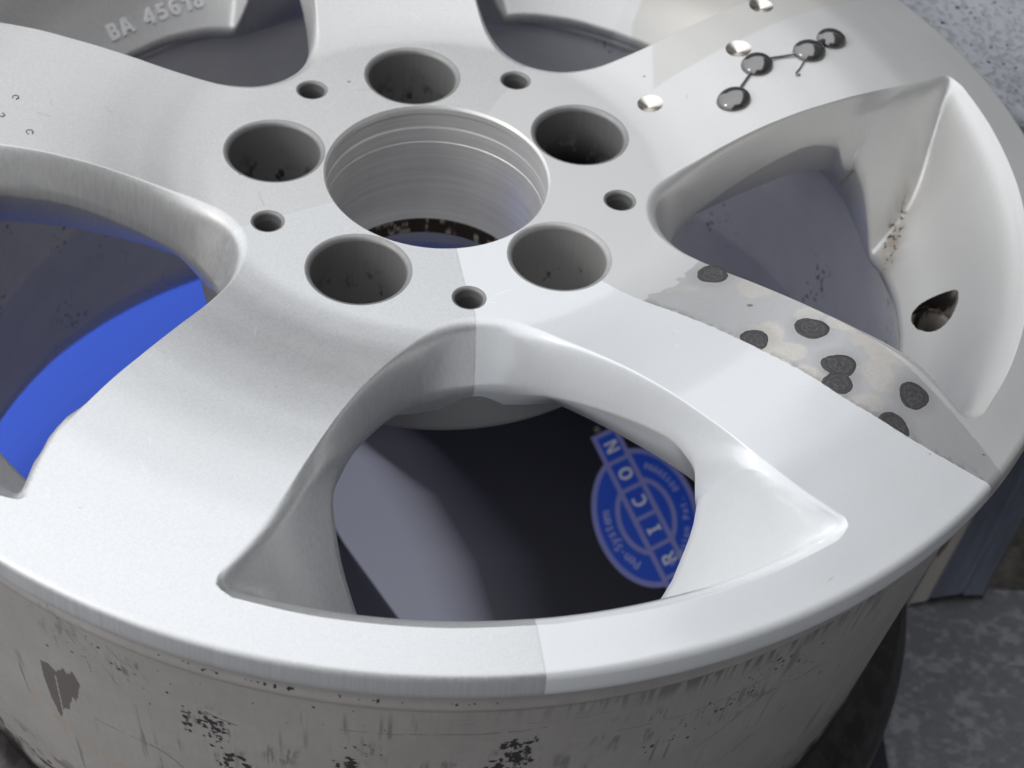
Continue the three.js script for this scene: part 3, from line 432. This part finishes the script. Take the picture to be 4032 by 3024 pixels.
const lines = [ // [width mm, strength, points az, y mm]
  [0.28, 0.6, [118.9, -18], [118.2, -27], [117.0, -35], [116.2, -46]], [0.22, 0.5, [118.5, -19], [117.4, -29], [115.2, -38], [113.2, -52]], [0.20, 0.45, [117.2, -22], [115.4, -31], [114.2, -40], [114.0, -47]],
  [0.35, 0.5, [113.9, -26], [112.8, -32], [111.7, -37]], [0.25, 0.5, [112.9, -30], [112.0, -34.5], [111.4, -38]], [0.25, 0.5, [112.5, -29.5], [111.7, -34], [110.9, -38]], [0.2, 0.4, [112.1, -29], [111.2, -34], [110.4, -38]],
  [0.3, 0.6, [117.7, -79.7], [114.5, -79.2], [111.8, -79.3]], [0.5, 0.55, [111.8, -79.3], [110.2, -82], [109.0, -86]], [0.35, 0.8, [105.8, -44.2], [103.1, -47.3]], [0.7, 0.7, [107.2, -46.5], [107.6, -53], [107.9, -60]], [0.4, 0.5, [100.6, -55], [100.7, -66]], [0.5, 0.5, [98.8, -53], [99.0, -64]],
  [0.3, 0.6, [94.6, -37.6], [91, -37.2], [87.4, -36.5], [81.3, -35.9], [78.3, -34.8]], [0.3, 0.75, [64.4, -71.9], [61.5, -68.8], [59.6, -61], [57.8, -53.5], [54, -54.6], [50, -55]], [0.3, 0.7, [59.2, -91.5], [56.1, -83.4], [54.4, -78], [52.7, -72.8]], [0.25, 0.5, [72, -44], [66, -45], [60, -42.5], [55, -38]], [0.2, 0.4, [86, -30], [78, -31.5], [70, -30]],
].map(([w, k, ...p]) => [w / 1000, k, smooth(p.map(([a, y]) => [a * R * 0.2, y / 1000]), 16)]);
const lineBox = lines.map(([w, , p]) => [Math.min(...p.map((q) => q[0])) - 0.003, Math.max(...p.map((q) => q[0])) + 0.003, Math.min(...p.map((q) => q[1])) - 0.003, Math.max(...p.map((q) => q[1])) + 0.003]);
const barrelTex = dataTex(2048, 1024, (u, v, o) => {
  const a = lerp(A0, A1, u), y = -0.205 + v * 0.205, s = a * R * 0.2;
  const n = fbm(s * 60, y * 60, 4), st = fbm(s * 1300, y * 30, 2), st2 = fbm(s * 420, y * 28 + 4, 3), fine = fbm(s * 500, y * 500, 3);
  let l = 0.50 + 0.11 * (n - 0.5) + 0.035 * (st - 0.5) + 0.05 * (fine - 0.5), r = l, g = l * 0.935, b = l * 0.86;
  let d = sst(0.62, 0.80, st2) * sst(0.47, 0.62, n) * 0.45 * sst(-0.02, -0.035, y);
  if (a < 100) { const k = sst(0.50, 0.60, fbm(s * 900, y * 60, 2)) * sst(-0.034, -0.024, y) * sst(-0.0205, -0.0225, y); d = Math.max(d, 0.55 * k * sst(92, 60, a)); }
  const bead = sst(-0.148, -0.158, y + 0.010 * (fbm(s * 120, y * 120, 4) - 0.5)); d = Math.max(d, bead * (0.965 + 0.035 * sst(0.60, 0.48, fbm(s * 240, y * 240 + 7, 4))));
  d = Math.max(d, 0.9 * sst(0.62, 0.68, fbm(s * 150, y * 200 + 3, 4)) * sst(-0.120, -0.150, y));
  const ja = a + 0.35 * (fbm(s * 700, y * 90, 2) - 0.5), jy = y * 1000 + 9.0 * (fbm(s * 700 + 4, 2, 3) - 0.5);
  if (a > 117.5 && a < 123.5 && within(leaf, ja, jy)) { const mid = Math.abs((a - 121.1 - (y * 1000 + 62) * -0.030) * R * 0.2); if (mid > 0.00028 || y > -0.064) { r = lerp(r, 0.13, 0.85); g = lerp(g, 0.10, 0.85); b = lerp(b, 0.088, 0.85); } }
  for (let i = 0; i < lines.length; i++) { const q = lineBox[i]; if (s < q[0] || s > q[1] || y < q[2] || y > q[3]) continue; const [w, k, p] = lines[i]; let m = 1; const sx = s + 0.0012 * (fbm(s * 200 + i, y * 200, 3) - 0.5), sy = y + 0.0012 * (fbm(s * 200, y * 200 + i + 9, 3) - 0.5); for (let t = 0; t < p.length - 1; t++) { const dx = p[t + 1][0] - p[t][0], dy = p[t + 1][1] - p[t][1], f = clamp(((sx - p[t][0]) * dx + (sy - p[t][1]) * dy) / (dx * dx + dy * dy)); m = Math.min(m, Math.hypot(sx - p[t][0] - f * dx, sy - p[t][1] - f * dy)); } d = Math.max(d, k * (1 - sst(w * 0.4, w, m)) * sst(0.30, 0.5, fbm(s * 260 + i, y * 260, 3))); }
  for (const [ca, cy, sa, sy, k] of [[105.3, -0.052, 2.2, 0.014, 0.6], [103.5, -0.070, 3, 0.010, 0.5], [80.3, -0.052, 2.6, 0.014, 0.6], [112.3, -0.034, 2.4, 0.008, 0.5], [99.5, -0.058, 2.5, 0.010, 0.45], [93, -0.052, 3, 0.012, 0.4], [119, -0.030, 3.0, 0.014, 0.35], [60, -0.050, 6, 0.014, 0.4], [70, -0.046, 6, 0.014, 0.35], [86, -0.060, 4, 0.010, 0.4]]) { const q = 1 - Math.hypot((a - ca) / sa, (y - cy) / sy); if (q > 0) d = Math.max(d, k * sst(0, 0.5, q) * sst(0.52, 0.64, fbm(s * 1000 + ca, y * 110, 3)) * sst(0.38, 0.6, fbm(s * 200, y * 200 + ca, 2))); }
  for (const m of marks) { const dx = (a - m[0]) * R * 0.2, dy = y - m[1]; if (Math.abs(dx) > 0.004 || Math.abs(dy) > 0.006) continue; const q = Math.hypot(dx / m[2], dy / m[3]) + 1.5 * (fbm(s * 1100 + m[4], y * 1100, 3) - 0.5); if (q < 0.8) d = Math.max(d, 0.95); }
  { const yy = y + 0.0924 + (126.3 - a) * 0.00132, c = (a - 114) / 0.62, ix = Math.floor(c), f = c - ix, gy = yy / 0.0042, h = h2(ix, 91), h3 = h2(ix, 17); if (a > 115 && a < 127 && Math.abs(gy) < 1 && h3 > 0.15) { const bar = Math.abs(f - 0.3) < 0.09 || (Math.abs(gy - (h * 1.6 - 0.8)) < 0.14 && f > 0.2 && f < 0.85) || (h > 0.5 && Math.abs(f - 0.75) < 0.09) || (h3 > 0.6 && Math.abs(gy - 0.9) < 0.14 && f < 0.85); if (bar && fbm(s * 700, y * 700, 2) > 0.44) { r = lerp(r, 0.60, 0.6); g = lerp(g, 0.36, 0.6); b = lerp(b, 0.18, 0.6); } } }
  o[0] = lerp(r, 0.014, d); o[1] = lerp(g, 0.011, d); o[2] = lerp(b, 0.010, d);
});
barrelTex.wrapS = barrelTex.wrapT = THREE.ClampToEdgeWrapping;
const mBarrel = new THREE.MeshStandardMaterial({ map: barrelTex, metalness: 0.4, roughness: 0.36, side: THREE.DoubleSide });
{
  const g = lathe(bOut, 320, 0, TAU, ([, y]) => (y + 0.205) / 0.205), uv = g.attributes.uv;
  for (let i = 0; i < uv.count; i++) { let a = uv.getX(i) * 180; if (a > A1) a = Math.max(A0, a - 360) < A0 + 1 && a - 360 < A0 ? clamp(410 - a, A0, A1) : a - 360; uv.setX(i, (a - A0) / (A1 - A0)); }
  mesh('barrel', g, mBarrel, wheel).userData.label = 'dirty outer barrel with brown streaks and black grime';
}
const mInner = new THREE.MeshStandardMaterial({ map: dataTex(1024, 512, (u, v, o) => { const n = fbm(u * 60, v * 20, 4), hor = fbm(u * 10, v * 160, 2), sp = sst(0.80, 0.86, vn(u * 420, v * 140)) * sst(0.55, 0.7, fbm(u * 30, v * 9, 3)); const l = (0.72 + 0.08 * (n - 0.5) + 0.04 * (hor - 0.5)) * (1 - 0.85 * sp); o[0] = l; o[1] = l * 0.985; o[2] = l * 0.975; }), metalness: 0.1, roughness: 0.62, side: THREE.DoubleSide });
mesh('barrel_inside', lathe(round([[0.1663, -0.0462], [0.1678, -0.0480], [0.1685, -0.0500], [0.1690, -0.0700], [0.1695, -0.1150], [0.1745, -0.1460], [0.1752, -0.1500], [0.1755, -0.1530], [0.1775, -0.1760], [0.1800, -0.1850], [0.1900, -0.1985], [0.1995, -0.2018]], 0.0012), 240), mInner, wheel);
// valve seat
{
  const P = [], I = [], C = [], n = 96, FL = -0.0412, rings = [['o', 0], ['o', 0.0003], ['w', 0.2], ['w', 0.45], ['w', 0.7], ['w', 0.9], ['c', 0.0078, FL], ['c', 0.0072, FL - 0.0001], ['c', 0.0064, FL - 0.0002], ['c', 0.0060, FL - 0.0014], ['c', 0.0058, FL - 0.004], ['c', 0.0058, FL - 0.016]];
  rings.forEach(([kind, d, yy], k) => { for (let i = 0; i < n; i++) {
    const ph = i / n * TAU, ro = valveR(ph), ox = valve.x + ro * Math.cos(ph), oz = valve.z + ro * Math.sin(ph), y0 = slope(Math.hypot(ox, oz)), cx = valve.hx + 0.0078 * Math.cos(ph), cz = valve.hz + 0.0078 * Math.sin(ph);
    let x, y, z; if (kind === 'o') { x = ox; z = oz; y = y0 - d; } else if (kind === 'w') { x = lerp(ox, cx, d); z = lerp(oz, cz, d); y = lerp(y0, FL, Math.pow(d, 0.7)); } else { x = valve.hx + d * Math.cos(ph); z = valve.hz + d * Math.sin(ph); y = yy; }
    P.push(x, y, z);
    // bare cast metal with caked grime that lies in ragged patches over wall, seat and bore alike
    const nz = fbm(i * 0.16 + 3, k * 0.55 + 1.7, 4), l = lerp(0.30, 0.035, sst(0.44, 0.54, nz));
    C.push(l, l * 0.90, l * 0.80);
  } });
  for (let k = 0; k < rings.length - 1; k++) for (let i = 0; i < n; i++) { const a = k * n + i, b = k * n + (i + 1) % n; I.push(a, b, a + n, b, b + n, a + n); }
  const g = new THREE.BufferGeometry(); g.setAttribute('position', new THREE.Float32BufferAttribute(P, 3)); g.setAttribute('color', new THREE.Float32BufferAttribute(C, 3)); g.setIndex(I); g.computeVertexNormals();
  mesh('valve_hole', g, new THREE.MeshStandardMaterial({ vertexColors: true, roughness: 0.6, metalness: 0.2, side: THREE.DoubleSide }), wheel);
}
// drilled dimples: bright turned cones
const mCone = new THREE.MeshStandardMaterial({ color: new THREE.Color().setRGB(0.74, 0.70, 0.64), metalness: 1, roughness: 0.27, side: THREE.DoubleSide });
for (const [x, z, r] of dimples) {
  const P = [x, hFace(Math.hypot(x, z)) - 0.0017, z], I = [], n = 40, rows = 6;
  for (let k = 1; k <= rows; k++) for (let i = 0; i < n; i++) { const a = i / n * TAU, t = k / rows, px = x + r * t * 1.005 * Math.cos(a), pz = z + r * t * 1.005 * Math.sin(a); P.push(px, hFace(Math.hypot(px, pz)) - 0.0017 * (1 - Math.pow(t, 1.05)) - 0.00002, pz); }
  for (let i = 0; i < n; i++) { I.push(0, 1 + (i + 1) % n, 1 + i); for (let k = 0; k < rows - 1; k++) { const a = 1 + k * n + i, b = 1 + k * n + (i + 1) % n; I.push(a, b, a + n, b, b + n, a + n); } }
  const g = new THREE.BufferGeometry(); g.setAttribute('position', new THREE.Float32BufferAttribute(P, 3)); g.setIndex(I); g.computeVertexNormals();
  mesh(numbered('dimple'), g, mCone, wheel);
}
// dark filler spots, ground flush, some cut off by the lacquer edge
const mFill = new THREE.MeshStandardMaterial({ map: dataTex(256, 256, (u, v, o) => { const d = Math.hypot(u - 0.5, v - 0.5), a = Math.atan2(v - 0.5, u - 0.5), sw = fbm(u * 5 + 3 * fbm(u * 4, v * 4, 2), v * 18, 3), l = (0.060 + 0.035 * sw + 0.012 * Math.sin(d * 40 + 6 * fbm(u * 5, v * 5, 2))) * (0.82 + 0.22 * sst(0.47, 0.30, d + 0.12 * (sw - 0.5))) + 0.05 * sst(0.60, 0.8, fbm(u * 16, v * 16, 3)); o[0] = l; o[1] = l * 0.97; o[2] = l * 0.97; }), roughness: 0.45, metalness: 0.3, side: THREE.DoubleSide });
spots.forEach(([x, z, r], q) => {
  const n = 44, rows = 9, P = [], U = [], I = []; const put = (px, pz, h, a, t) => { const e = s2(px) - 0.0002; if (pz > e) pz = e; P.push(px, hFace(Math.hypot(px, pz)) + h, pz); U.push(0.5 + 0.5 * t * Math.cos(a + q), 0.5 + 0.5 * t * Math.sin(a + q)); };
  put(x, z, 0.00008, 0, 0);
  for (let k = 1; k <= rows; k++) for (let i = 0; i < n; i++) { const a = i / n * TAU, t = k / rows, rr = r * (1 + 0.07 * Math.sin(a * 2 + q) + 0.05 * Math.sin(a * 3 + 2 * q) + 0.09 * (fbm(4 + Math.cos(a) * 2.5 + q, 4 + Math.sin(a) * 2.5, 3) - 0.5)); put(x + rr * t * Math.cos(a), z + rr * t * Math.sin(a), k === rows ? -0.0001 : 0.00005 + 0.00012 * (fbm(9 * t * Math.cos(a) / 2 + q * 7, 3 * t * Math.sin(a), 3) - 0.5) - 0.00006 * sst(0.88, 1, t), a, t); }
  for (let i = 0; i < n; i++) { I.push(0, 1 + (i + 1) % n, 1 + i); for (let k = 0; k < rows - 1; k++) { const a = 1 + k * n + i, b = 1 + k * n + (i + 1) % n; I.push(a, b, a + n, b, b + n, a + n); } }
  const g = new THREE.BufferGeometry(); g.setAttribute('position', new THREE.Float32BufferAttribute(P, 3)); g.setAttribute('uv', new THREE.Float32BufferAttribute(U, 2)); g.setIndex(I); g.computeVertexNormals();
  mesh(numbered('filler_spot'), g, mFill, wheel);
});
// small stone chips in the old paint, left edge
const mPit = new THREE.MeshStandardMaterial({ color: new THREE.Color().setRGB(0.22, 0.20, 0.20), roughness: 0.5, metalness: 0.3 });
for (const [x, z, r] of [[-0.1422, -0.0090, 0.0010], [-0.1447, 0.0013, 0.0009], [-0.1344, 0.0080, 0.0011]]) { const g = new THREE.TorusGeometry(r, 0.00022, 8, 24, 5.2); g.rotateX(Math.PI / 2); const m = mesh(numbered('paint_chip'), g, mPit, wheel); m.position.set(x, hFace(Math.hypot(x, z)) + 0.00005, z); m.rotation.y = x * 900; }
// cast lettering on the inner shoulder
{
  const font = await new FontLoader().loadAsync('fonts/droid/droid_sans_bold.typeface.json'), geos = [];
  const str = 'BA 45618', H = 0.0062; let s = 0;
  const pc = (a, t, up) => { const r = lerp(0.1790, 0.1690, t) - up * 0.72, y = lerp(-0.0291, -0.0392, t) + up * 0.69; return [r * Math.cos(a), y, r * Math.sin(a)]; };
  for (const ch of str) {
    if (ch === ' ') { s += 0.0045; continue; }
    const g = new TextGeometry(ch, { font, size: H, depth: 0.0005, curveSegments: 4, bevelEnabled: true, bevelSize: 0.0002, bevelThickness: 0.0002, bevelSegments: 2 }); const p = g.attributes.position;
    g.computeBoundingBox(); const w = g.boundingBox.max.x;
    for (let i = 0; i < p.count; i++) { const x = p.getX(i), y = p.getY(i), zz = p.getZ(i), q = pc((-139.2 * R) + (s + x) / 0.174, 0.74 - y / 0.0142, zz); p.setXYZ(i, ...q); }
    g.computeVertexNormals(); geos.push(g); s += w + 0.0011;
  }
  mesh('cast_lettering', mergeGeometries(geos), mInner, wheel);
}
// ---------------------------------------------------------------- string of dark filler drops lying on the upper right spoke
{
  const set = new THREE.Group(); set.name = 'filler_drops'; scene.add(set);
  tag(set, 'chain of four glossy dark grey filler drops joined by threads on the upper right spoke', 'filler drops');
  const m = new THREE.MeshPhysicalMaterial({ color: new THREE.Color().setRGB(0.17, 0.165, 0.16), metalness: 0.75, roughness: 0.14, clearcoat: 1, clearcoatRoughness: 0.03 });
  const D = [[0.1026, -0.0448, 0.0060, 0.0036], [0.1117, -0.0628, 0.0058, 0.0035], [0.1310, -0.0706, 0.0061, 0.0037], [0.1399, -0.0792, 0.0056, 0.0036]], Y = (x, z) => LIFT + hFace(Math.hypot(x, z));
  set.position.set(0.1026, Y(0.1026, -0.0448), -0.0448);
  const loc = (x, y, z) => [x - set.position.x, y - set.position.y, z - set.position.z];
  D.forEach(([x, z, r, h], q) => {
    const prof = []; for (let j = 0; j <= 14; j++) { const a = j / 14 * Math.PI / 2; prof.push([Math.max(1e-5, r * Math.pow(Math.sin(a), 0.95)), h * (Math.pow(Math.cos(a), 0.9))]); }
    const g = lathe(prof, 48); g.scale(1, 1, 0.97 + 0.05 * (q % 2)); const p = g.attributes.position;
    for (let i = 0; i < p.count; i++) { const X = p.getX(i) + x, Z = p.getZ(i) + z; p.setXYZ(i, ...loc(X, Y(X, Z) + p.getY(i) - 0.0001, Z)); }
    g.computeVertexNormals(); mesh(numbered('drop'), g, m, set);
  });
  const thread = (pts, r) => { const c = new THREE.CatmullRomCurve3(pts.map(([x, z, h]) => new THREE.Vector3(...loc(x, Y(x, z) + h, z)))); mesh(numbered('thread'), new THREE.TubeGeometry(c, 24, r, 8), m, set); };
  thread([[0.1160, -0.0655, 0.0009], [0.1205, -0.0670, 0.0006], [0.1262, -0.0683, 0.0009]], 0.00042);
  thread([[0.1096, -0.0590, 0.0009], [0.1075, -0.0550, 0.0006], [0.1045, -0.0490, 0.0010]], 0.00045);
  thread([[0.1338, -0.0735, 0.0014], [0.1365, -0.0760, 0.0011], [0.1375, -0.0770, 0.0014]], 0.0013);
  thread([[0.1290, -0.0655, 0.0006], [0.1268, -0.0605, 0.0004], [0.1252, -0.0574, 0.0004], [0.1258, -0.0566, 0.0005], [0.1266, -0.0570, 0.0004]], 0.00030);
}
renderer.render(scene, camera);
